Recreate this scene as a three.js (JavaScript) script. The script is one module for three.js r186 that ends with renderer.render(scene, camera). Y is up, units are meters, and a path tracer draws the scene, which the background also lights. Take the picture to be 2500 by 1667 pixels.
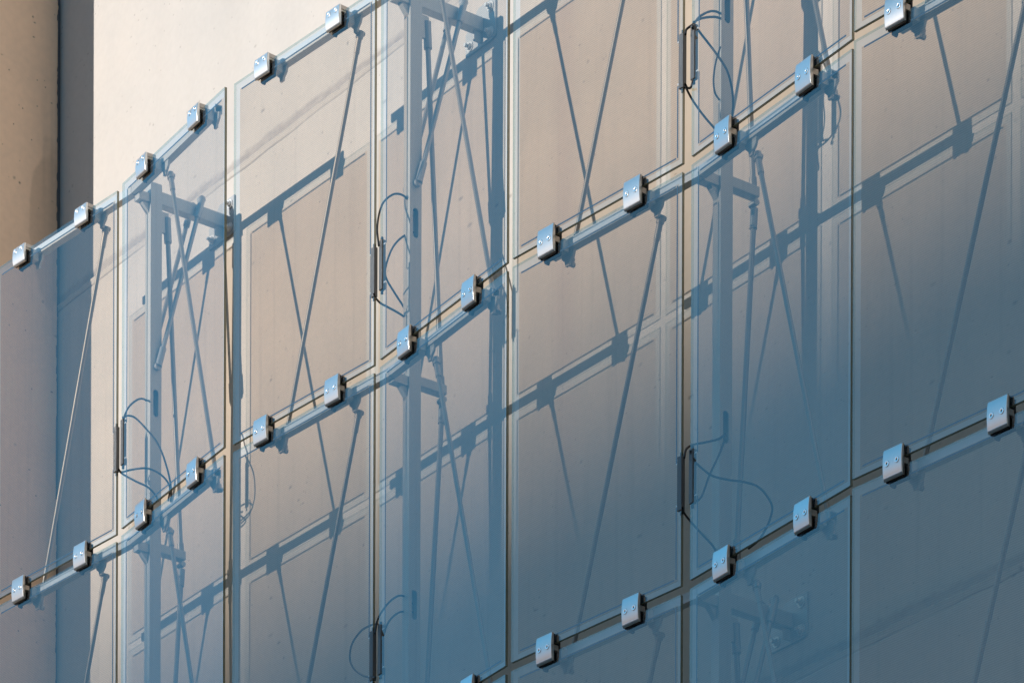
import * as THREE from 'three';
import { mergeGeometries } from 'three/addons/utils/BufferGeometryUtils.js';
import { RoundedBoxGeometry } from 'three/addons/geometries/RoundedBoxGeometry.js';
import { ImprovedNoise } from 'three/addons/math/ImprovedNoise.js';

// ---------------------------------------------------------------- camera, sky, sun, exposure
const scene = new THREE.Scene();
const Y0 = 9.3;                         // height of the top edge of the upper panel row above the ground
const camera = new THREE.PerspectiveCamera(58, 1024 / 682, 0.5, 900);
{ // a level camera with a strongly raised lens: verticals stay vertical
  const f = 10500.38, h = 1667, w = h * 1024 / 682, cy = 5822.6;
  camera.fov = 2 * Math.atan(cy / f) * 180 / Math.PI;
  const fullH = 2 * cy, fullW = fullH * 1024 / 682;
  camera.setViewOffset(fullW, fullH, (fullW - w) / 2, 0, w, h);
  camera.rotation.order = 'YXZ';
  camera.rotation.set(-0.0041341, 0.9336438, 0.0035341);
  camera.position.set(13.705486, Y0 - 7.608321, 7.780309);
  camera.updateMatrixWorld(); camera.updateProjectionMatrix();
}
const TO_SUN = new THREE.Vector3(-0.314, 0.191, 1).normalize();
{
  const W = 1024, H = 512, data = new Float32Array(W * H * 4);
  const mix = (a, b, t) => a + (b - a) * t, sm = (a, b, x) => { const t = Math.min(1, Math.max(0, (x - a) / (b - a))); return t * t * (3 - 2 * t); };
  for (let j = 0; j < H; j++) for (let i = 0; i < W; i++) {
    const el = ((j + 0.5) / H - 0.5) * Math.PI, az = ((i + 0.5) / W - 0.5) * 2 * Math.PI;
    const d = [Math.cos(el) * Math.cos(az), Math.sin(el), Math.cos(el) * Math.sin(az)];
    const c = d[0] * TO_SUN.x + d[1] * TO_SUN.y + d[2] * TO_SUN.z, g = Math.acos(Math.min(1, Math.max(-1, c))) * 180 / Math.PI;
    const e = Math.max(0, el) * 180 / Math.PI;
    const glow = Math.exp(-Math.pow(g / 15, 1.25)) * (1 - 0.85 * sm(8, 40, e)), far = sm(20, 75, g), dim = 1 - 0.6 * sm(55, 110, g), haze = 1 - sm(2, 23, e), hi = sm(26, 66, e);
    const blue = [mix(0.13, 0.14, far), mix(0.475, 0.63, far), mix(0.82, 1.16, far)], zen = [0.02, 0.05, 0.09], hor = [mix(0.72, 0.64, far), mix(0.43, 0.36, far), mix(0.24, 0.16, far)];
    for (let k = 0; k < 3; k++) data[(j * W + i) * 4 + k] = mix(mix(blue[k] * dim, zen[k], hi), hor[k] * dim, haze) + [1.1, 0.66, 0.34][k] * glow;
    data[(j * W + i) * 4 + 3] = 1;
  }
  const sky = new THREE.DataTexture(data, W, H, THREE.RGBAFormat, THREE.FloatType);
  sky.mapping = THREE.EquirectangularReflectionMapping; sky.magFilter = THREE.LinearFilter; sky.minFilter = THREE.LinearFilter;
  sky.wrapS = THREE.RepeatWrapping; sky.needsUpdate = true;
  scene.background = sky; scene.environment = sky;
}
const sun = new THREE.DirectionalLight(new THREE.Color().setRGB(1, 0.945, 0.89), 4.3);
sun.position.copy(TO_SUN).multiplyScalar(140).add(new THREE.Vector3(2, Y0, 0)); sun.target.position.set(2, Y0, 0);
sun.castShadow = true; sun.shadow.radius = 1; sun.shadow.mapSize.set(4096, 4096);
Object.assign(sun.shadow.camera, { left: -22, right: 22, top: 16, bottom: -16, near: 1, far: 200 });
scene.add(sun, sun.target);
const renderer = new THREE.WebGLRenderer({ antialias: true });
renderer.toneMapping = THREE.LinearToneMapping; renderer.toneMappingExposure = 1;
renderer.shadowMap.enabled = true; renderer.shadowMap.type = THREE.PCFSoftShadowMap; renderer.setSize(1024, 682);

// ---------------------------------------------------------------- helpers
let seed = 7; const rnd = () => (seed = (seed * 1664525 + 1013904223) % 4294967296) / 4294967296;
const noise = new ImprovedNoise();
const fbm = (x, y, z = 0, o = 4) => { let v = 0, a = 0.5; for (let i = 0; i < o; i++) { v += a * noise.noise(x, y, z + i * 7.3); x *= 2.07; y *= 2.07; a *= 0.5; } return v; };
const used = {};
const numbered = (n) => { const k = used[n] = (used[n] ?? -1) + 1; return k ? `${n}_${String(k).padStart(3, '0')}` : n; };
function tag(o, label, category, group) { o.userData.label = label; o.userData.category = category; if (group) o.userData.group = group; return o; }
function thing(name, label, category, group, pos = [0, 0, 0], turn = 0) {
  const o = new THREE.Group(); o.name = numbered(name); o.position.set(...pos); o.rotation.y = turn; scene.add(o); return tag(o, label, category, group);
}
function part(name, geo, mat, parent) {
  const m = new THREE.Mesh(Array.isArray(geo) ? mergeGeometries(geo.map((g) => g.index ? g.toNonIndexed() : g)) : geo, mat); m.name = name; m.castShadow = m.receiveShadow = true; parent.add(m); return m;
}
const box = (w, h, d, x = 0, y = 0, z = 0) => new THREE.BoxGeometry(w, h, d).translate(x, y, z);
const rbox = (w, h, d, r, x = 0, y = 0, z = 0) => new RoundedBoxGeometry(w, h, d, 2, r).translate(x, y, z);
const V = (x, y, z) => new THREE.Vector3(x, y, z);
function rod(a, b, r, seg = 12) { // a cylinder from point a to point b
  const d = b.clone().sub(a), g = new THREE.CylinderGeometry(r, r, d.length(), seg);
  g.applyQuaternion(new THREE.Quaternion().setFromUnitVectors(V(0, 1, 0), d.clone().normalize())); return g.translate(...a.clone().add(b).multiplyScalar(0.5).toArray());
}
function lin(r, g, b) { return new THREE.Color().setRGB(r, g, b); }
function dtex(w, h, fn, srgb, repeat = true) { // fn(i, j) -> [r, g, b] linear 0..1
  const d = new Uint8Array(w * h * 4), enc = (v) => { v = Math.min(1, Math.max(0, v)); return Math.round(255 * (srgb ? (v <= 0.0031308 ? v * 12.92 : 1.055 * Math.pow(v, 1 / 2.4) - 0.055) : v)); };
  for (let j = 0; j < h; j++) for (let i = 0; i < w; i++) { const c = fn(i, j), k = (j * w + i) * 4; d[k] = enc(c[0]); d[k + 1] = enc(c[1]); d[k + 2] = enc(c[2]); d[k + 3] = 255; }
  const t = new THREE.DataTexture(d, w, h); t.magFilter = THREE.LinearFilter; t.minFilter = THREE.LinearMipmapLinearFilter; t.generateMipmaps = true;
  if (srgb) t.colorSpace = THREE.SRGBColorSpace; if (repeat) t.wrapS = t.wrapT = THREE.MirroredRepeatWrapping; t.needsUpdate = true; return t;
}

// ---------------------------------------------------------------- materials
const TW = 1536, TM = 6;                                  // concrete textures: 1536 pixels for 6 metres
const pits = new Float32Array(TW * TW);
function pit(x, y, r, depth) {
  const R = Math.ceil(r + 1); for (let j = -R; j <= R; j++) for (let i = -R; i <= R; i++) {
    const d = Math.hypot(i * (0.8 + 0.4 * Math.sin(x)), j), a = Math.max(0, 1 - Math.pow(d / r, 2)) * depth; if (a <= 0) continue;
    const k = ((Math.round(y) + j + TW) % TW) * TW + (Math.round(x) + i + TW) % TW; pits[k] = Math.max(pits[k], a);
  }
}
for (let k = 0; k < 2600; k++) pit(rnd() * TW, rnd() * TW, 0.6 + Math.pow(rnd(), 7) * 1.5, 0.3 + 0.7 * rnd());
for (let k = 0; k < 22; k++) { const x = rnd() * TW, y = rnd() * TW; for (let q = 0; q < 7; q++) pit(x + (rnd() - 0.5) * 26, y + (rnd() - 0.5) * 26, 0.6 + rnd() * 0.8, 0.9); }
const cmap = (base, vary, pitDark, stain) => dtex(TW, TW, (i, j) => {
  const x = i / TW * TM, y = j / TW * TM;
  const big = fbm(x * 0.7, y * 0.55, 1, 4), streak = fbm(x * 5.5, y * 0.45, 9, 3), mid = fbm(x * 4, y * 4, 4, 3), fine = fbm(x * 38, y * 38, 2, 2), grain = rnd() - 0.5;
  const s = 1 + vary * (0.55 * big + 0.35 * streak + 0.3 * mid + 0.28 * fine + 0.07 * grain), p = 1 - pitDark * pits[j * TW + i], w = vary * (0.12 * big + 0.1 * mid);
  const q = stain ? stain(x, y) : [1, 1, 1];
  return [base[0] * s * p * (1 + w) * q[0], base[1] * s * p * q[1], base[2] * s * p * (1 - w) * q[2]];
}, true);
const bump = dtex(TW, TW, (i, j) => { const x = i / TW * TM, y = j / TW * TM, v = 0.62 + 0.22 * fbm(x * 9, y * 9, 3, 5) + 0.16 * fbm(x * 60, y * 60, 5, 2) - 0.55 * pits[j * TW + i]; return [v, v, v]; }, false);
// a soft upright brownish streak and faint smears on the pale wall and a damp patch on the side wall (x, y in metres, mirrored every 6 m; height y stands for 12 - y there)
const wallMarks = (x, y) => { const a = 0.10 * Math.exp(-Math.pow((x - 2.79 + 0.03 * fbm(y * 0.8, 3)) / 0.055, 2)) * (0.7 + 0.6 * fbm(y * 1.3, 8)), c = 0.05 * Math.max(0, fbm(x * 2.2 + y, y * 2.6 - x * 0.6, 12, 4)); return [1 - 0.6 * a - c, 1 - a - c, 1 - 0.9 * a - 0.8 * c]; };
const returnStain = (x, y) => {
  const H = 12 - y - Y0, e = 0.16 * fbm(x * 7, y * 5, 6, 4), d = Math.hypot((x - 0.43) / 0.085, (H - 0.42) / 0.30) + 2.6 * e, a = 0.17 * Math.min(1, Math.max(0, (1.05 - d) / 0.12));
  const run = 0.16 * Math.max(0, 0.4 + fbm(x * 55, y * 1.2, 4, 3)) * Math.exp(-Math.pow((x - 0.42) / 0.05, 2)) * Math.exp(-Math.pow((H - 0.75) / 0.3, 2));
  const line = 0.10 * Math.exp(-Math.pow((H - 1.33 + 0.02 * fbm(x * 12, 1)) / 0.006, 2));
  return [1 - a - run - line, 1 - a * 1.05 - run - line, 1 - a * 1.1 - run - line];
};
const mat = (o) => new THREE.MeshStandardMaterial(o);
const phys = (o) => new THREE.MeshPhysicalMaterial(o);
const M = {
  concrete: mat({ map: cmap([0.62, 0.578, 0.53], 0.19, 0.42, wallMarks), bumpMap: bump, bumpScale: 0.0035, roughness: 0.92 }),
  returnConcrete: mat({ map: cmap([0.97, 0.685, 0.475], 0.3, 0.85, returnStain), bumpMap: bump, bumpScale: 0.004, roughness: 0.9 }),
  jointConcrete: null,
  seamShade: mat({ color: lin(0.13, 0.15, 0.17), roughness: 0.7 }),  // shade and bluish sky reflection of the open joint, put into the colour
  glass: phys({ color: lin(0.98, 0.99, 0.98), transmission: 1, thickness: 0, ior: 2.12, roughness: 0.02 }),       // reflective coating on the outer face
  backGlass: phys({ color: lin(1, 1, 0.99), transmission: 1, thickness: 0, ior: 1.36, roughness: 0.02 }),
  glassEdge: phys({ color: lin(0.42, 0.40, 0.27), transmission: 0.5, thickness: 0, roughness: 0.25, ior: 1.5 }),
  interlayer: mat({ color: lin(0.02, 0.02, 0.018), roughness: 0.5 }),
  glassEdgeBright: phys({ color: lin(0.86, 0.9, 0.86), transmission: 1, thickness: 0, ior: 1.3, roughness: 0.1 }),  // lighter copy for left and top edges: gathered light put into the colour
  busbar: mat({ color: lin(0.06, 0.09, 0.13), roughness: 0.35, metalness: 0.3 }),
  lead: mat({ color: lin(0.8, 0.8, 0.78), roughness: 0.35 }),
  steel: phys({ color: lin(0.8, 0.79, 0.77), metalness: 0.82, roughness: 0.28 }),
  screw: phys({ color: lin(0.92, 0.92, 0.9), metalness: 0.93, roughness: 0.26 }),
  dark: mat({ color: lin(0.012, 0.012, 0.012), roughness: 0.6 }),
  socket: mat({ color: lin(0.05, 0.05, 0.055), roughness: 0.5 }),
  warmTintSteel: phys({ color: lin(0.5, 0.46, 0.42), metalness: 0.75, roughness: 0.42 }),  // clamp body: brown of warm reflections put into the steel colour
  frame: mat({ color: lin(0.56, 0.57, 0.56), roughness: 0.42, metalness: 0.15 }),
  rod: mat({ color: lin(0.36, 0.375, 0.39), roughness: 0.38, metalness: 0.35 }),
  rodEnd: mat({ color: lin(0.42, 0.43, 0.44), roughness: 0.4, metalness: 0.4 }),
  plate: mat({ color: lin(0.46, 0.48, 0.49), roughness: 0.45, metalness: 0.25 }),
  bolt: phys({ color: lin(0.78, 0.79, 0.79), metalness: 0.25, roughness: 0.3 }),
  junction: phys({ color: lin(0.15, 0.15, 0.148), metalness: 0.3, roughness: 0.33, bumpMap: bump, bumpScale: 0.0015 }),
  cable: mat({ color: lin(0.035, 0.033, 0.032), roughness: 0.45 }),
  paving: mat({ color: lin(0.2, 0.185, 0.165), roughness: 0.95 }),
  ochre: mat({ color: lin(0.55, 0.40, 0.27), roughness: 0.9 }),
  render: mat({ color: lin(0.35, 0.31, 0.27), roughness: 0.9 }),
  window: phys({ color: lin(0.03, 0.035, 0.04), roughness: 0.08 }),
};
// the solar film: opaque cell lines 6 mm apart with clear scribe lines between them, and a little dust and dried rain; three variants
M.films = [0, 1, 2].map((v) => phys({ transmission: 1, thickness: 0, ior: 1.15, roughness: 0.04, map: dtex(320, 1472, (i, j) => {
  const x = i / 320 * 0.71, y = j / 1472 * 1.15, line = (j % 8) < 4, run = Math.max(0, fbm(x * 28 + v * 9, y * 0.9, v * 3.1, 3) - 0.08), dust = 0.5 + fbm(x * 6, y * 5, v * 5 + 2, 4), low = Math.exp(-y / 0.05) * (0.5 + fbm(x * 30, y * 8, v, 2));
  const s = 1 - 0.05 * dust - 0.16 * run - 0.06 * low - (rnd() > 0.9988 ? 0.22 : 0);
  return line ? [0.85 * s, 0.725 * s, 0.595 * s] : [0.965 * s, 0.845 * s, 0.725 * s];
}, true) }));
M.film = M.films[0];

// ---------------------------------------------------------------- ground and the wall
const WZ = -0.48, SEAM = -0.356;                          // the wall's face and its inside corner with the return wall
{
  const g = new THREE.PlaneGeometry(700, 700).rotateX(-Math.PI / 2); const o = part(numbered('ground'), g, M.paving, scene); o.userData.kind = 'structure';
}
function uvXY(g, ax = 'x', s = 1 / TM) { const p = g.attributes.position, uv = new Float32Array(p.count * 2); for (let i = 0; i < p.count; i++) { uv[2 * i] = (ax === 'x' ? p.getX(i) : p.getZ(i)) * s; uv[2 * i + 1] = p.getY(i) * s; } g.setAttribute('uv', new THREE.BufferAttribute(uv, 2)); return g; }
const wall = thing('concrete_wall', 'pale sunlit concrete wall behind the glass panels, cast in tall lifts', 'wall');
const J1 = (u) => Y0 + 0.152 + 0.0125 * u, J2 = () => Y0 - 2.588;  // the two construction joints
const JH = 0.06;
function slopedLift(u0, u1, yb, yt, z) { // a wall lift whose top and bottom follow the joints
  const s = new THREE.Shape([[u0, yb(u0)], [u1, yb(u1)], [u1, yt(u1)], [u0, yt(u0)]].map((p) => new THREE.Vector2(...p)));
  return uvXY(new THREE.ExtrudeGeometry(s, { depth: 0.5, bevelEnabled: false }).translate(0, 0, z - 0.5));
}
const UR = 24;
part('wall_lift', slopedLift(SEAM - 0.6, UR, (u) => J1(u) + JH, () => Y0 + 6.5, WZ), M.concrete, wall);
part('wall_lift', slopedLift(SEAM - 0.6, UR, (u) => J2(u) + JH, (u) => J1(u) - JH, WZ + 0.006), M.concrete, wall);
part('wall_lift', slopedLift(SEAM - 0.6, UR, () => 0, (u) => J2(u) - JH, WZ + 0.011), M.concrete, wall);
function jointStrip(J, zTop, zBot, u0, u1, k) { // ragged seam between two lifts: a hollow, a torn lip and a second fine crack below
  const nu = Math.round((u1 - u0) / 0.006), nv = 56, pos = [], idx = [], col = [];
  for (let i = 0; i <= nu; i++) {
    const u = u0 + (u1 - u0) * i / nu, rag = 0.010 * fbm(u * 3.1, k, 0, 5) + 0.006 * fbm(u * 22, k, 3, 3), wid = 0.024 + 0.016 * Math.max(0, 0.55 + 1.3 * fbm(u * 1.3, k + 4, 1, 4));
    const deep = 0.004 + 0.010 * Math.max(0, 0.35 + fbm(u * 2.3, k + 8, 2, 4)), crack = -0.024 + 0.008 * fbm(u * 4, k + 2, 6, 4), cd = 0.004 * Math.max(0, 0.45 + 1.5 * fbm(u * 1.9, k + 6, 6, 3));
    for (let j = 0; j <= nv; j++) {
      const v = -JH + 2 * JH * j / nv;
      let z = v > rag ? zTop : zBot + 0.004 * Math.exp(-Math.pow((v - rag) / 0.012, 2));
      const t = (v - rag) / wid; if (t > 0 && t < 1) z -= deep * (1 - t) * (0.7 + 0.5 * fbm(u * 40, v * 60, k, 2));
      z -= cd * Math.exp(-Math.pow((v - crack) / 0.003, 2));
      z += 0.0012 * fbm(u * 30, v * 50, k + 1, 2) * (1 - Math.pow(Math.abs(v) / JH, 4));
      if (j === 0) z = zBot; if (j === nv) z = zTop;
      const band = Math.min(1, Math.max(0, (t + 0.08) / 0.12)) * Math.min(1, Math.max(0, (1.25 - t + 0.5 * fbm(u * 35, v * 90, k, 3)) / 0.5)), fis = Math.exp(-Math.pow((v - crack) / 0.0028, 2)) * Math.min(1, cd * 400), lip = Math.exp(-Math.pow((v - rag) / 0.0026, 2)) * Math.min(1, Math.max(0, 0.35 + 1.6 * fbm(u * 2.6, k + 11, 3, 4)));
      const dk = (1 - 0.30 * band * (0.75 + 0.6 * fbm(u * 16, v * 40, k + 3, 3))) * (1 - 0.42 * fis) * (1 - 0.5 * lip); col.push(dk, dk * (1 - 0.015 * band), dk);  // dirt, and the shade of hollow, lip and crack, put into vertex colour
      pos.push(u, J(u) + v, z);
    }
  }
  for (let i = 0; i < nu; i++) for (let j = 0; j < nv; j++) { const a = i * (nv + 1) + j, b = a + nv + 1; idx.push(a, b, b + 1, a, b + 1, a + 1); }
  const g = new THREE.BufferGeometry(); g.setAttribute('position', new THREE.Float32BufferAttribute(pos, 3)); g.setAttribute('color', new THREE.Float32BufferAttribute(col, 3)); g.setIndex(idx); uvXY(g); g.computeVertexNormals(); return g;
}
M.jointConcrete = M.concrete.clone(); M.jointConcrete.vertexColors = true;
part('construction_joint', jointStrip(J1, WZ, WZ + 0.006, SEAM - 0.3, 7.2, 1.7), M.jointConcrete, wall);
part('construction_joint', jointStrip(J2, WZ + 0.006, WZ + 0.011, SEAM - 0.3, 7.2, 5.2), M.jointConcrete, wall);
{
  const rw = thing('return_wall', 'brown shaded concrete side wall at the left edge, standing out from the pale wall', 'wall');
  const P = 0.26, T = 3;
  part('wall_face', uvXY(box(T, Y0 + 6.5, P - (WZ + 0.03), SEAM - T / 2, (Y0 + 6.5) / 2, (P + WZ + 0.03) / 2), 'z'), M.returnConcrete, rw);
  // ragged arris along the open vertical seam
  const ny = 900, pos = [], idx = [], y0 = Y0 - 3.5, y1 = Y0 + 2.5, nz = 10, z0 = WZ + 0.002, z1 = WZ + 0.03;
  for (let i = 0; i <= ny; i++) {
    const y = y0 + (y1 - y0) * i / ny, r = 0.40 + 0.30 * fbm(y * 3, 2, 1, 4) + 0.22 * fbm(y * 24, 5, 2, 3);
    for (let j = 0; j <= nz; j++) { const t = j / nz, z = z1 - (z1 - z0) * t; let x = SEAM + 0.001 * fbm(y * 30, z * 60, 3, 2); if (t > r) x -= 0.016 * Math.min(1, (t - r) / 0.12); if (j === 0) x = SEAM; pos.push(x, y, z); }
  }
  for (let i = 0; i < ny; i++) for (let j = 0; j < nz; j++) { const a = i * (nz + 1) + j, b = a + nz + 1; idx.push(a, a + 1, b + 1, a, b + 1, b); }
  const g = new THREE.BufferGeometry(); g.setAttribute('position', new THREE.Float32BufferAttribute(pos, 3)); g.setIndex(idx); uvXY(g, 'z'); g.computeVertexNormals();
  part('ragged_arris', g, M.returnConcrete, rw);
  part('seam_shade_strip', box(0.02, Y0 + 6, 0.05, SEAM - 0.022, (Y0 + 6) / 2, WZ + 0.026), M.seamShade, rw);  // dark strip standing in for the shade of the open joint
}

// ---------------------------------------------------------------- glass solar panels in folded columns
const PW = 0.7541, GAP = 0.0255, ROW = 1.226, PH = ROW - GAP, GT = 0.009, PER = 1.5825;
// left edge of each column: u, outward offset, turn (degrees), vertical offset
const COL = [[-0.0016, -0.0005, -4.4, -0.0009], [0.803, -0.0482, 4.47, -0.0006], [1.5877, -0.0049, -3.9, -0.0004], [2.3837, -0.0504, 3.92, 0.0001], [3.1638, 0.0006, -4.46, 0.0006], [3.9634, -0.0541, 3.06, 0.0004], [4.7477, 0.007, -4.39, 0.0006]]
  .map(([u, d, a, v]) => ({ u, d, a: a * Math.PI / 180, v }));
const ROWN = ['top', 'middle', 'bottom'], ORD = ['first', 'second', 'third', 'fourth', 'fifth', 'sixth', 'seventh'];
const where = (c, r) => `in the ${ROWN[r]} row, ${ORD[c]} column from the left`;
const rowY = (r) => Y0 - r * ROW;
const colPos = (c, r) => [COL[c].u, rowY(r) + COL[c].v, COL[c].d], colTurn = (c) => -COL[c].a;
function onCol(c, x, y, z) { const a = COL[c].a; return V(COL[c].u + x * Math.cos(a) - z * Math.sin(a), Y0 + COL[c].v + y, COL[c].d + x * Math.sin(a) + z * Math.cos(a)); }
// shared geometries; the origin of a panel is its top left corner, in the middle of the glass
const B = 0.022;
const back = (x0, x1, y0, y1) => new THREE.PlaneGeometry(x1 - x0, y1 - y0).rotateY(Math.PI).translate((x0 + x1) / 2, (y0 + y1) / 2, -GT / 2);
const paneGeo = new THREE.PlaneGeometry(PW, PH).translate(PW / 2, -PH / 2, GT / 2), borderGeo = mergeGeometries([back(0, PW, -B, 0), back(0, PW, -PH, -PH + B), back(0, B, -PH + B, -B), back(PW - B, PW, -PH + B, -B)]); // front face, and the clear border of the back face
const filmGeo = back(B, PW - B, -PH + B, -B);     // the coated middle of the back face
const sheet = 0.0039, e = 0.0008;
const edgeR = [-1, 1].map((s) => box(e, PH, sheet, PW - e / 2, -PH / 2, s * 0.0025)), edgeB = [-1, 1].map((s) => box(PW - e, e, sheet, (PW - e) / 2, -PH + e / 2, s * 0.0025));
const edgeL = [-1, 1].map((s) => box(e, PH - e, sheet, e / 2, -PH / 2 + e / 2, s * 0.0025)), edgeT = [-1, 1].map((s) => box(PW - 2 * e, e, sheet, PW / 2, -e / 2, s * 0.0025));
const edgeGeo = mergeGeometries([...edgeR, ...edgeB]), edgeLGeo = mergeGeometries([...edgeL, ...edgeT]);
const interGeo = mergeGeometries([box(e, PH, 0.0011, PW - 0.0018, -PH / 2, 0), box(PW - 0.006, e, 0.0011, PW / 2, -PH + 0.0018, 0)]);
const bb = 0.0048, JB0 = -0.835, JB1 = -0.965;             // strips stop short of the junction box
function busGeo(side) { // along top and bottom and up the side of the junction box
  const x = side > 0 ? PW - B - 0.005 : B + 0.005, z = -0.0016, g = [box(PW - 2 * B - 0.024, bb, 0.0006, PW / 2, -B - 0.006, z), box(PW - 2 * B - 0.024, bb, 0.0006, PW / 2, -PH + B + 0.006, z)];
  g.push(box(bb, -JB0 - B - 0.0032, 0.0006, x, (JB0 - B - 0.0032) / 2 - 0.003, z), box(bb, PH + JB1 - B - 0.006, 0.0006, x, (JB1 - PH + B) / 2 + 0.003, z)); return g;
}
function leadGeo(side) { const x0 = side > 0 ? PW - B - 0.004 : 0.006, w = B - 0.002; return [box(w, 0.004, 0.0005, x0 + w / 2, JB0 - 0.004, 0.001), box(w, 0.004, 0.0005, x0 + w / 2, JB1 + 0.004, 0.001)]; }
const jbGeo = (side) => rbox(0.019, 0.158, 0.015, 0.0015, side > 0 ? PW - 0.0055 : 0.0055, -0.902, 0);
const glandGeo = (side) => [0.0845, -0.0845].map((dy) => new THREE.CylinderGeometry(0.004, 0.0045, 0.012, 10).translate(side > 0 ? PW - 0.004 : 0.004, -0.902 + dy, 0));
const G = { bus: [busGeo(-1), busGeo(1)], lead: [leadGeo(-1), leadGeo(1)], jb: [jbGeo(-1), jbGeo(1)], gland: [glandGeo(-1), glandGeo(1)] };
function makePanel(c, r) {
  const side = c % 2 ? 0 : 1;
  const o = thing('solar_glass_panel', '', 'glass panel', 'folded rows of see-through solar glass panels', colPos(c, r), colTurn(c));
  part('glass_pane', paneGeo, M.glass, o); part('clear_border', borderGeo, M.backGlass, o);
  part('solar_film', filmGeo, M.film, o);
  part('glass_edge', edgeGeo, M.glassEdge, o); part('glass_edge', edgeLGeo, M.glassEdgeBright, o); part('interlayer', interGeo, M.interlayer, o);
  for (const g of G.bus[side]) part('busbar', g, M.busbar, o);
  for (const g of G.lead[side]) part('lead_ribbon', g, M.lead, o);
  const jb = part('junction_box', G.jb[side], M.junction, o); for (const g of G.gland[side]) part('cable_gland', g, M.dark, jb);
  return o;
}
const protoPanel = [makePanel(0, 0), makePanel(1, 0)];
function label(o, text) { o.userData.label = text; return o; }
for (let r = 0; r < 3; r++) for (let c = r < 2 ? 0 : 3; c < 7; c++) {
  let o = protoPanel[c % 2];
  if (r || c > 1) { o = o.clone(); o.name = numbered('solar_glass_panel'); o.position.set(...colPos(c, r)); o.rotation.y = colTurn(c); scene.add(o); }
  o.traverse((q) => { if (q.name.startsWith('solar_film')) q.material = M.films[(c * 5 + r * 7) % 3]; });
  label(o, `solar glass panel ${where(c, r)}, ${c % 2 ? 'before a post' : 'wide kind'}`);
}

// ---------------------------------------------------------------- steel clamps that grip the glass
function plateGeo(yb, yt) { // curved cover plate, 71 mm wide
  const s = new THREE.Shape(), z0 = 0.0105, zf = (y) => 0.0178 + 0.0042 * (1 - Math.pow((y - (yt + yb) / 2) / ((yt - yb) / 2), 2)), R = 0.009;
  s.moveTo(-z0, yb + 0.003); s.lineTo(-z0, yt - 0.001);
  s.quadraticCurveTo(-z0, yt, -z0 - 0.001, yt); s.lineTo(-zf(yt - 0.004) + 0.004, yt);
  s.quadraticCurveTo(-zf(yt - 0.004), yt, -zf(yt - 0.004), yt - 0.005);
  for (let i = 1; i <= 16; i++) { const y = yt - 0.005 - (yt - 0.005 - yb - R) * i / 16; s.lineTo(-zf(y), y); }
  const ze = zf(yb + R); for (let i = 1; i <= 8; i++) { const t = i / 8 * Math.PI / 2; s.lineTo(-(ze - R * 0.75 + R * 0.75 * Math.cos(t)), yb + R - R * Math.sin(t)); }
  s.lineTo(-z0 - 0.003, yb); s.quadraticCurveTo(-z0, yb, -z0, yb + 0.003);
  const w = 0.071, b = 0.0014;
  return new THREE.ExtrudeGeometry(s, { depth: w - 2 * b, bevelEnabled: true, bevelThickness: b, bevelSize: b, bevelOffset: -b, bevelSegments: 2, curveSegments: 8 }).translate(0, 0, -(w - 2 * b) / 2).rotateY(Math.PI / 2);
}
function screwGeo(x, y, z) { const ring = new THREE.LatheGeometry([[0.0026, 0], [0.0029, 0.0012], [0.0078, 0.0014], [0.0086, 0.0006], [0.0088, -0.002]].map((p) => new THREE.Vector2(...p)), 24).rotateX(Math.PI / 2); return ring.translate(x, y, z); }
function makeClamp(joint) {
  const o = thing('glass_clamp', '', 'glass clamp', 'brushed steel clamps gripping the glass edges');
  const yb = joint ? -0.042 : -0.046, yt = joint ? 0.043 : 0.02, sy = joint ? 0.001 : 0.004, zs = joint ? 0.0222 : 0.0216;
  const p = part('cover_plate', plateGeo(yb, yt), M.steel, o);
  for (const x of [-0.0185, 0.0185]) { const s = part('screw', screwGeo(x, sy, zs), M.screw, p); part('socket', new THREE.CylinderGeometry(0.0027, 0.0027, 0.003, 6).rotateX(Math.PI / 2).translate(x, sy, zs - 0.0009), M.socket, p); }
  const pads = [], lo = (z, d) => rbox(0.067, 0.034, d, 0.0015, 0, -0.0275 - (z < 0 ? 0.004 : 0), z), hi = (z, d) => rbox(0.067, 0.030, d, 0.0015, 0, 0.0255, z);
  pads.push(lo(0.0075, 0.006), lo(-0.0075, 0.006)); if (joint) pads.push(hi(0.0075, 0.006), hi(-0.0075, 0.006));
  for (const g of pads) part('rubber_pad', g, M.dark, o);
  const body = [box(0.065, 0.0165, 0.0285, 0, joint ? 0 : 0.0075, -0.0038)];
  if (!joint) body.push(rbox(0.069, 0.014, 0.034, 0.0015, 0, 0.0128, -0.0066));
  part('clamp_body', body, M.warmTintSteel, o);
  part('back_plate', [rbox(0.07, joint ? 0.084 : 0.06, 0.007, 0.002, 0, joint ? -0.004 : -0.020, -0.0142), new THREE.CylinderGeometry(0.006, 0.006, 0.012, 12).rotateX(Math.PI / 2).translate(-0.026, -0.047, -0.012)], M.dark, o);
  part('rail_bracket', [rbox(0.052, 0.036, 0.024, 0.002, 0.014, -0.012, -0.0295)], M.frame, o);
  return o;
}
const protoClamp = { joint: makeClamp(true), top: makeClamp(false) }, taken = {};
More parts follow.
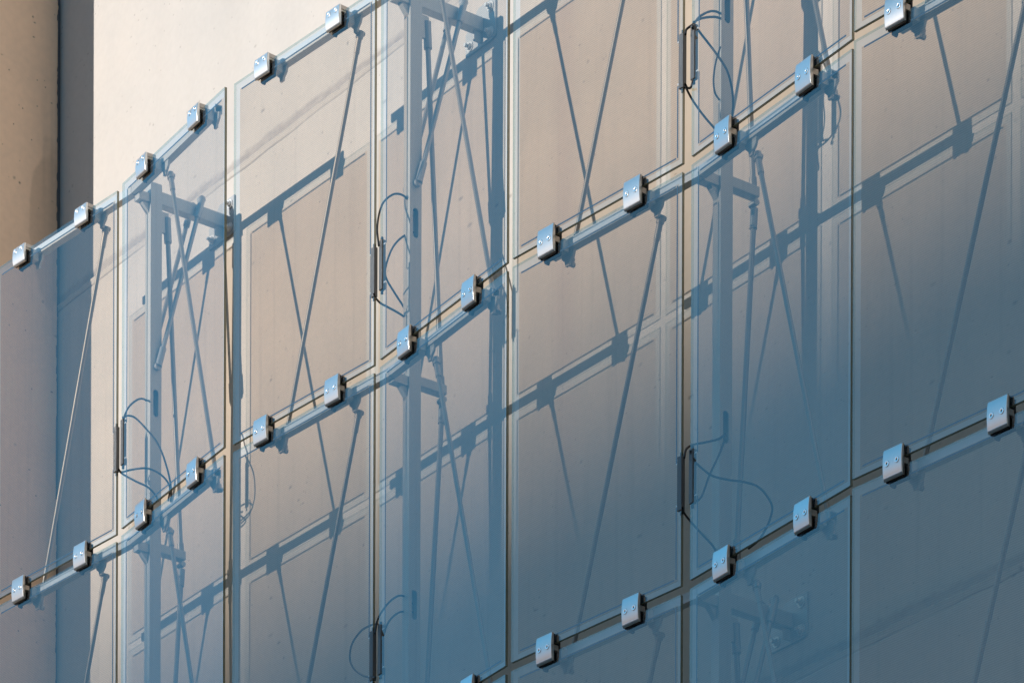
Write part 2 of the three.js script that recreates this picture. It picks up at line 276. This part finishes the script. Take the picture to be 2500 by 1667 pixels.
for (let r = 0; r < 3; r++) for (let c = 0; c < 7; c++) {
  if ((r === 0 && c > 2) || (r === 2 && c < 3)) continue;                    // those lie outside the picture
  for (const side of [0, 1]) {
    const kind = r ? 'joint' : 'top'; let o = protoClamp[kind];
    if (taken[kind]) { o = o.clone(); o.name = numbered('glass_clamp'); scene.add(o); } taken[kind] = true;
    o.position.copy(onCol(c, [0.168, 0.552][side], -r * ROW + (r ? GAP / 2 : 0.0), 0)); o.rotation.y = colTurn(c);
    label(o, r ? `${side ? 'right' : 'left'} steel clamp between ${ROWN[r - 1]} and ${ROWN[r]} panel rows, ${ORD[c]} column from the left`
      : `${side ? 'right' : 'left'} short steel end clamp on the top edge, ${ORD[c]} column from the left`);
  }
}

// ---------------------------------------------------------------- rails behind the panel edges, one folded length for two columns
const RZ = -0.053, RH = 0.028;
function tube(a, b, h, d, open) { // a square tube between two points of the same height
  const dir = b.clone().sub(a), L = dir.length(), t = 0.003; const g = [box(L, t, d, 0, h / 2 - t / 2), box(L, t, d, 0, -h / 2 + t / 2), box(L, h - 2 * t, t, 0, 0, d / 2 - t / 2), box(L, h - 2 * t, t, 0, 0, -d / 2 + t / 2)];
  return mergeGeometries(g).rotateY(-Math.atan2(dir.z, dir.x)).translate(...a.clone().add(b).multiplyScalar(0.5).toArray());
}
for (let r = 0; r < 3; r++) for (let k = 0; k < 4; k++) {
  if (r === 2 && k === 0) continue;
  if (r === 2 && k === 1) { /* its right half shows */ }
  const c = 2 * k, y = -r * ROW + GAP / 2 - 0.003, geo = [];
  const a = onCol(c, 0.118, y, RZ), b = onCol(c, PW + 0.022, y, RZ);
  const o = thing('support_rail', `pale steel rail along the top of the ${ROWN[r]} row, ${k < 3 ? `${ORD[c]} and ${ORD[c + 1]} columns` : 'seventh column'}`, 'rail', 'square steel rails behind the glass');
  part('rail_length', tube(a, b, RH, RH), M.frame, o);
  if (k < 3) { const d = onCol(c + 1, 0.604, y, RZ); part('rail_length', tube(V(b.x + 0.004, b.y, b.z), d, RH - 0.0006, RH - 0.0006), M.frame, o); }
  // hanging lugs that hold the tie rods
  const lug = (cc, x) => { const s = new THREE.Shape([[-0.030, 0.008], [0.030, 0.008], [0.024, -0.012], [0.010, -0.026], [0.008, -0.036], [-0.008, -0.036], [-0.010, -0.022], [-0.024, -0.010]].map((p) => new THREE.Vector2(...p))); const p = onCol(cc, x, y - RH / 2 - 0.0005, RZ - 0.004); return new THREE.ExtrudeGeometry(s, { depth: 0.008, bevelEnabled: false }).rotateY(colTurn(cc)).translate(p.x, p.y - 0.008, p.z); };
  part('rod_lug', lug(c, 0.585), M.frame, o); part('rod_lug', lug(c, 0.19), M.frame, o);
  if (k < 3) { part('rod_lug', lug(c + 1, 0.215), M.frame, o); part('rod_lug', lug(c + 1, 0.585), M.frame, o); }
}

// ---------------------------------------------------------------- slanting tie rods between the rails
function fork(p, dir, len) { const q = p.clone().addScaledVector(dir, len); return [rod(p, q, 0.0095, 14), rod(p.clone().addScaledVector(dir, -0.006), p.clone().addScaledVector(dir, 0.016), 0.0125, 14), new THREE.CylinderGeometry(0.008, 0.008, 0.03, 12).rotateX(Math.PI / 2).translate(...p.toArray())]; }
for (let r = 0; r < 3; r++) for (let c = 0; c < 7; c++) {
  if (r === 2 && c < 3) continue;
  const w = c % 2 === 0, y = -r * ROW - 0.045;
  const a = onCol(c, w ? 0.585 : 0.222, y, RZ - 0.016), b = onCol(c, w ? 0.182 : 0.58, y - ROW + 0.012, RZ - 0.016), d = b.clone().sub(a).normalize();
  const o = thing('tie_rod', `tie rod leaning ${w ? 'right' : 'left'} behind the panel ${where(c, r)}`, 'tie rod', 'thin steel tie rods behind the glass');
  part('rod', rod(a, b, 0.0075, 14), M.rod, o);
  part('fork_end', fork(a, d, 0.062), M.rodEnd, o); part('fork_end', fork(b, d.clone().negate(), 0.062), M.rodEnd, o);
}

// ---------------------------------------------------------------- posts with their arms, struts and wall plates
const PZF = -0.182, PD = 0.046, PWD = 0.036;
for (let k = 0; k < 3; k++) {
  const u = 0.748 + PER * k, DZ = [0.0225, 0.009, 0.001][k], o = thing('steel_post', ['tall steel post with braced wall arm behind the second column from the left', 'tall steel post with struts and cable slots behind the fourth column from the left', 'rightmost tall steel post, with looped cables, behind the sixth column from the left'][k], 'post', 'tall steel posts between the wall and the glass', [u + DZ * 1.52, Y0 - DZ, DZ]), WL = WZ - DZ;
  const top = 0.062, bot = -ROW * 3.4, H = top - bot, r = 0.007, x0 = -PWD / 2, x1 = PWD / 2, zf = PZF, zb = PZF - PD, t = 0.004;
  { // a channel with round corners, open to the right, and a slotted plate that closes it
    const s = new THREE.Shape(); s.moveTo(x1, -zf); s.lineTo(x0 + r, -zf); s.quadraticCurveTo(x0, -zf, x0, -zf + r); s.lineTo(x0, -zb - r); s.quadraticCurveTo(x0, -zb, x0 + r, -zb); s.lineTo(x1, -zb);
    s.lineTo(x1, -zb - t); s.lineTo(x0 + t, -zb - t); s.lineTo(x0 + t, -zf + t); s.lineTo(x1, -zf + t);
    const ch = new THREE.ExtrudeGeometry(s, { depth: H, bevelEnabled: false, curveSegments: 6 }).rotateX(Math.PI / 2).translate(0, top, 0); // shape y = -z
    const flip = new THREE.ExtrudeGeometry(s, { depth: H, bevelEnabled: false, curveSegments: 6 }); flip.rotateX(-Math.PI / 2); // z -> y, y -> -z
    flip.translate(0, bot, 0); ch.dispose();
    // side plate: shape in (z, y) with round-ended slots
    const q = new THREE.Shape([[zb, bot], [zf, bot], [zf, top], [zb, top]].map((p) => new THREE.Vector2(...p)));
    for (let j = 0; j < 4; j++) { const yc = -0.705 - j * ROW, h = 0.037, w = 0.0105, zc = (zf + zb) / 2, p = new THREE.Path(); p.absarc(zc, yc + h, w, 0, Math.PI, false); p.absarc(zc, yc - h, w, Math.PI, 2 * Math.PI, false); p.closePath(); if (yc - 0.1 > bot) q.holes.push(p); }
    const side = new THREE.ExtrudeGeometry(q, { depth: t, bevelEnabled: false, curveSegments: 12 }).rotateY(-Math.PI / 2).translate(x1 + t, 0, 0); // x -> z, z -> -x
    part('shaft', [flip, side], M.frame, o);
    part('shaft_cap', box(PWD + 0.002, 0.004, PD, 0.001, top + 0.0022, (zf + zb) / 2), M.frame, o);
  }
  for (let j = 0; j < 3; j++) {
    const y = 0.022 - j * ROW, stub = j === 1, zend = stub ? -0.335 : WL + 0.012, hs = stub ? 0.032 : 0.046;
    const ys = y - (stub ? 0.0 : 0.0);
    // piece from the rail to the post, with a small haunch under it
    const railZ = COL[2 * k + 1].d + RZ - RH / 2 - DZ;
    part('front_arm', [box(0.032, 0.03, railZ - PZF - 0.001, 0, ys - 0.012, (railZ + PZF) / 2), new THREE.ExtrudeGeometry(new THREE.Shape([[-PZF, 0], [-PZF, -0.035], [-PZF - 0.03, 0]].map((p) => new THREE.Vector2(...p))), { depth: 0.02, bevelEnabled: false }).rotateY(Math.PI / 2).translate(-0.01, ys - 0.027, 0)], M.frame, o);
    const za = zb - 0.0005;
    part(stub ? 'stub_arm' : 'wall_arm', rbox(0.036, hs, za - zend, 0.004, 0, ys, (za + zend) / 2), M.frame, o);
    if (!stub) {
      const ps = new THREE.Shape(); ps.moveTo(0.082, ys + 0.066); ps.lineTo(0.082, ys - 0.045); ps.quadraticCurveTo(0.082, ys - 0.066, 0.061, ys - 0.066); ps.lineTo(-0.083, ys - 0.066); ps.lineTo(-0.083, ys + 0.005); ps.lineTo(-0.012, ys + 0.066);
      const wp = part('wall_plate', new THREE.ExtrudeGeometry(ps, { depth: 0.011, bevelEnabled: true, bevelThickness: 0.001, bevelSize: 0.001, bevelOffset: -0.001, bevelSegments: 1 }).translate(0, 0, WL + 0.0015), M.plate, o);
      for (const [bx, by] of [[1, 1], [1, -1], [-1, -1]]) {
        const cx = bx * 0.057, cy = ys + by * 0.041, z = WL + 0.0135;
        part('bolt', [new THREE.CylinderGeometry(0.0165, 0.0165, 0.003, 18).rotateX(Math.PI / 2).translate(cx, cy, z + 0.0016), new THREE.CylinderGeometry(0.0115, 0.0115, 0.009, 6).rotateX(Math.PI / 2).translate(cx, cy, z + 0.0075), new THREE.CylinderGeometry(0.006, 0.006, 0.012, 10).rotateX(Math.PI / 2).translate(cx, cy, z + 0.017)], M.bolt, wp);
      }
      part('arm_stiffener', box(0.006, 0.034, 0.03, 0.004, ys - hs / 2 - 0.0165, WL + 0.0285), M.frame, o);
      // gusset on the post's back for the long strut, and the short pair of struts from arm to post
      const gy = ys - 0.075;
      part('gusset', rbox(0.010, 0.075, 0.04, 0.003, 0, gy, zb - 0.0195), M.frame, o);
      const s0 = V(0.0, gy + 0.02, zb - 0.034), s1 = V(0.0, ys - ROW - 0.005, -0.325), dd = s1.clone().sub(s0).normalize();
      part('brace_rod', [rod(s0, s1, 0.0085, 14), rod(s0, s0.clone().addScaledVector(dd, 0.085), 0.0135, 14), rod(s1.clone().addScaledVector(dd, -0.05), s1, 0.0115, 14)], M.rod, o);
      for (const sx of [-1, 1]) {
        const b0 = V(sx * 0.036, ys + 0.035, -0.385), b1 = V(sx * 0.034, ys - 0.60, zb + 0.02), bd = b1.clone().sub(b0).normalize();
        part('strut', [rod(b0, b1, 0.0078, 14), rod(b0, b0.clone().addScaledVector(bd, 0.075), 0.0118, 14), rod(b1, b1.clone().addScaledVector(bd, -0.07), 0.0118, 14), new THREE.CylinderGeometry(0.013, 0.013, 0.018, 14).rotateZ(Math.PI / 2).translate(b0.x * 0.85, b0.y, b0.z), new THREE.CylinderGeometry(0.013, 0.013, 0.018, 14).rotateZ(Math.PI / 2).translate(b1.x * 0.85, b1.y, b1.z)], M.rodEnd, o);
      }
      part('arm_pin', new THREE.CylinderGeometry(0.009, 0.009, 0.08, 12).rotateZ(Math.PI / 2).translate(0, ys + 0.012, -0.379), M.bolt, o);
    } else {
      const s0 = V(0.0, ys - 0.045, -0.328), s1 = V(0.0, ys - ROW + 0.11, zb - 0.034), dd = s1.clone().sub(s0).normalize();
      part('brace_rod', [rod(s0, s1, 0.0085, 14), rod(s0, s0.clone().addScaledVector(dd, 0.06), 0.0115, 14), rod(s1, s1.clone().addScaledVector(dd, -0.08), 0.0135, 14)], M.rod, o);
      part('gusset', rbox(0.010, 0.07, 0.036, 0.003, 0, ys - ROW + 0.12, zb - 0.0175), M.frame, o);
      part('rod_pin', new THREE.CylinderGeometry(0.01, 0.01, 0.03, 12).rotateZ(Math.PI / 2).translate(0, ys - 0.03, -0.326), M.frame, o);
    }
  }
}

// ---------------------------------------------------------------- cables from the junction boxes to the slots in the posts
const CABLES = [
  ['A1', [[0.8,-0.832,-0.05],[0.815,-0.807,-0.05],[0.803,-0.761,-0.08],[0.798,-0.727,-0.12],[0.769,-0.713,-0.17],[0.756,-0.734,-0.2]]],
  ['A2', [[0.814,-0.823,-0.045],[0.805,-0.804,-0.063],[0.809,-0.802,-0.087],[0.852,-0.853,-0.114],[0.885,-0.91,-0.142],[0.897,-0.99,-0.172],[0.874,-1.042,-0.203],[0.82,-1.063,-0.235]]],
  ['A3', [[0.783,-0.988,-0.045],[0.765,-0.985,-0.067],[0.781,-0.975,-0.096],[0.845,-0.985,-0.128],[0.882,-1.014,-0.162],[0.87,-1.034,-0.198],[0.805,-1.055,-0.235]]],
  ['A4', [[0.78,-0.987,-0.045],[0.765,-0.99,-0.07],[0.801,-1.02,-0.102],[0.831,-1.044,-0.137],[0.821,-1.061,-0.175],[0.777,-1.069,-0.215]]],
  ['C1', [[2.383,-0.84,-0.04],[2.36,-0.772,-0.05],[2.334,-0.692,-0.08],[2.32,-0.647,-0.11],[2.33,-0.623,-0.14],[2.351,-0.632,-0.16],[2.345,-0.647,-0.19],[2.337,-0.659,-0.21]]],
  ['C2', [[2.333,-0.727,-0.21],[2.337,-0.752,-0.17],[2.345,-0.793,-0.13],[2.366,-0.855,-0.09],[2.362,-0.898,-0.08],[2.34,-0.91,-0.1],[2.318,-0.936,-0.15],[2.31,-0.966,-0.19],[2.315,-1.009,-0.21]]],
  ['C3', [[2.35,-0.979,-0.045],[2.333,-0.981,-0.065],[2.322,-0.985,-0.09],[2.321,-0.989,-0.119],[2.334,-1.003,-0.15],[2.33,-1.009,-0.182],[2.307,-1.01,-0.215]]],
  ['E1', [[3.958,-0.852,-0.03],[3.95,-0.831,-0.04],[3.956,-0.812,-0.06],[3.94,-0.768,-0.1],[3.932,-0.734,-0.15],[3.929,-0.729,-0.18],[3.932,-0.745,-0.2]]],
  ['E2', [[3.978,-0.839,-0.04],[3.968,-0.82,-0.05],[3.949,-0.784,-0.09],[3.939,-0.754,-0.15],[3.925,-0.738,-0.2]]],
  ['E3', [[3.975,-0.84,-0.045],[3.959,-0.816,-0.061],[3.968,-0.841,-0.083],[4.006,-0.905,-0.107],[4.023,-0.951,-0.132],[4.013,-0.989,-0.159],[3.986,-1.011,-0.186],[3.947,-1.024,-0.215]]],
  ['E4', [[3.938,-0.983,-0.045],[3.917,-0.981,-0.068],[3.91,-1.003,-0.098],[3.922,-1.044,-0.132],[3.934,-1.078,-0.167],[3.904,-1.069,-0.205]]],
  ['E5', [[3.959,-0.998,-0.03],[3.955,-1.002,-0.04],[3.957,-0.999,-0.05],[3.969,-0.982,-0.05]]],
  ['E6', [[3.958,-0.846,-0.16],[3.952,-0.885,-0.15],[3.954,-0.927,-0.14],[3.952,-0.956,-0.14],[3.948,-0.981,-0.15],[3.955,-0.999,-0.16]]],
  ['G1', [[3.96,-2.076,-0.03],[3.943,-2.041,-0.05],[3.931,-2.016,-0.08],[3.925,-1.989,-0.14],[3.936,-1.972,-0.18],[3.94,-1.955,-0.2]]],
  ['G2', [[3.97,-2.055,-0.045],[3.97,-2.078,-0.055],[3.995,-2.109,-0.067],[4.025,-2.137,-0.081],[4.081,-2.165,-0.095],[4.141,-2.189,-0.111],[4.181,-2.213,-0.127],[4.197,-2.239,-0.144],[4.2,-2.265,-0.161],[4.169,-2.287,-0.179],[4.105,-2.314,-0.197],[4.03,-2.315,-0.215]]],
  ['G3', [[3.936,-1.971,-0.2],[3.949,-2.023,-0.17],[3.964,-2.105,-0.12],[3.97,-2.185,-0.08],[3.971,-2.202,-0.05]]],
  ['G4', [[3.934,-2.208,-0.045],[3.915,-2.212,-0.067],[3.907,-2.224,-0.095],[3.917,-2.253,-0.126],[3.929,-2.285,-0.16],[3.906,-2.29,-0.195]]],
  ['H1', [[2.384,-2.078,-0.03],[2.369,-2.026,-0.05],[2.352,-1.969,-0.09],[2.344,-1.928,-0.13],[2.342,-1.911,-0.16],[2.34,-1.912,-0.19],[2.34,-1.928,-0.21]]],
  ['H2', [[2.338,-1.951,-0.21],[2.336,-1.958,-0.17],[2.359,-1.992,-0.12],[2.379,-2.036,-0.08],[2.39,-2.077,-0.06],[2.386,-2.102,-0.05]]],
  ['H3', [[2.382,-2.051,-0.05],[2.34,-2.024,-0.07],[2.27,-2.001,-0.09],[2.197,-1.996,-0.1],[2.149,-2.023,-0.1],[2.139,-2.063,-0.1],[2.177,-2.11,-0.09],[2.267,-2.167,-0.07],[2.372,-2.212,-0.04]]],
];
const CLABEL = { A: ['columns one and two, top row', 'A'], C: ['columns three and four, top row'], E: ['columns five and six, top row'], G: ['columns five and six, middle row'], H: ['columns three and four, middle row'] };
const CLOOK = {
  A1: 'black cable arching from box top into slot', A2: 'black cable curving far right from box top', A3: 'black cable leaving box bottom in high bow', A4: 'black cable sagging straight from box bottom',
  C1: 'tall black cable loop rising into the slot', C2: 'black cable kinked at the glass edge', C3: 'black cable running right from box bottom',
  E1: 'upper black cable arching into the slot', E2: 'lower black cable arching into the slot', E3: 'long black cable bowing right to the rail', E4: 'black cable dropping from box to clamp', E5: 'tiny hooked cable joining two box bottoms', E6: 'thin cable looped along the post',
  G1: 'short black cable rising to the slot', G2: 'very long black cable in a wide bow', G3: 'black cable slanting down from the slot', G4: 'black cable dropping from box to clamp',
  H1: 'black cable arching up to the slot', H2: 'black cable dropping from slot to glass edge', H3: 'black cable looping out left of the boxes',
};
for (const [id, pts] of CABLES) {
  const p = pts.map(([x, y, z]) => V(x, y + Y0, z)), c = new THREE.CatmullRomCurve3(p, false, 'centripetal');
  const o = part(numbered('power_cable'), new THREE.TubeGeometry(c, 60, id === 'E6' ? 0.0028 : 0.0034, 8), M.cable, scene);
  tag(o, `${CLOOK[id]}, between ${CLABEL[id[0]][0]}`, 'cable', 'black cables of the solar panels');
}

// ---------------------------------------------------------------- the building across the square whose roof shades the lower panels
{
  const D = 145, dir = V(TO_SUN.x, 0, TO_SUN.z).normalize(), h = 34.19, o = thing('office_building', 'long flat-roofed building across the square, its roof shading the lower panels', 'building', null, [2.5 + dir.x * D, 0, dir.z * D], Math.atan2(dir.x, dir.z) + Math.PI + 0.45);
  part('wall', box(350, h, 14, 0, h / 2, -7), M.render, o);
  part('roof_edge', box(350.6, 0.35, 14.6, 0, h + 0.175, -7), M.render, o);
  for (let j = 0; j < 8; j++) for (let i = 0; i < 38; i++) part('window', box(4.4, 1.9, 0.1, -166 + i * 9, 3 + j * 3.9, 0.03), M.window, o);
}
{ // unseen building added to bounce warm sunlight and block blue skylight
  const o = thing('added_bounce_building', 'ochre building out of view, added to bounce warm sunlight and cover blue sky', 'building', null, [27, 0, 0]);
  part('wall', box(14, 25, 68, 7, 12.5, 33.4), M.ochre, o); part('roof_edge', box(14.6, 0.4, 68.6, 7, 25.2, 33.4), M.ochre, o);
  for (let j = 0; j < 6; j++) for (let i = 0; i < 15; i++) part('window', box(0.1, 1.9, 1.5, -0.03, 3.2 + j * 3.8, 2.5 + i * 4.4), M.window, o);
}
renderer.render(scene, camera);
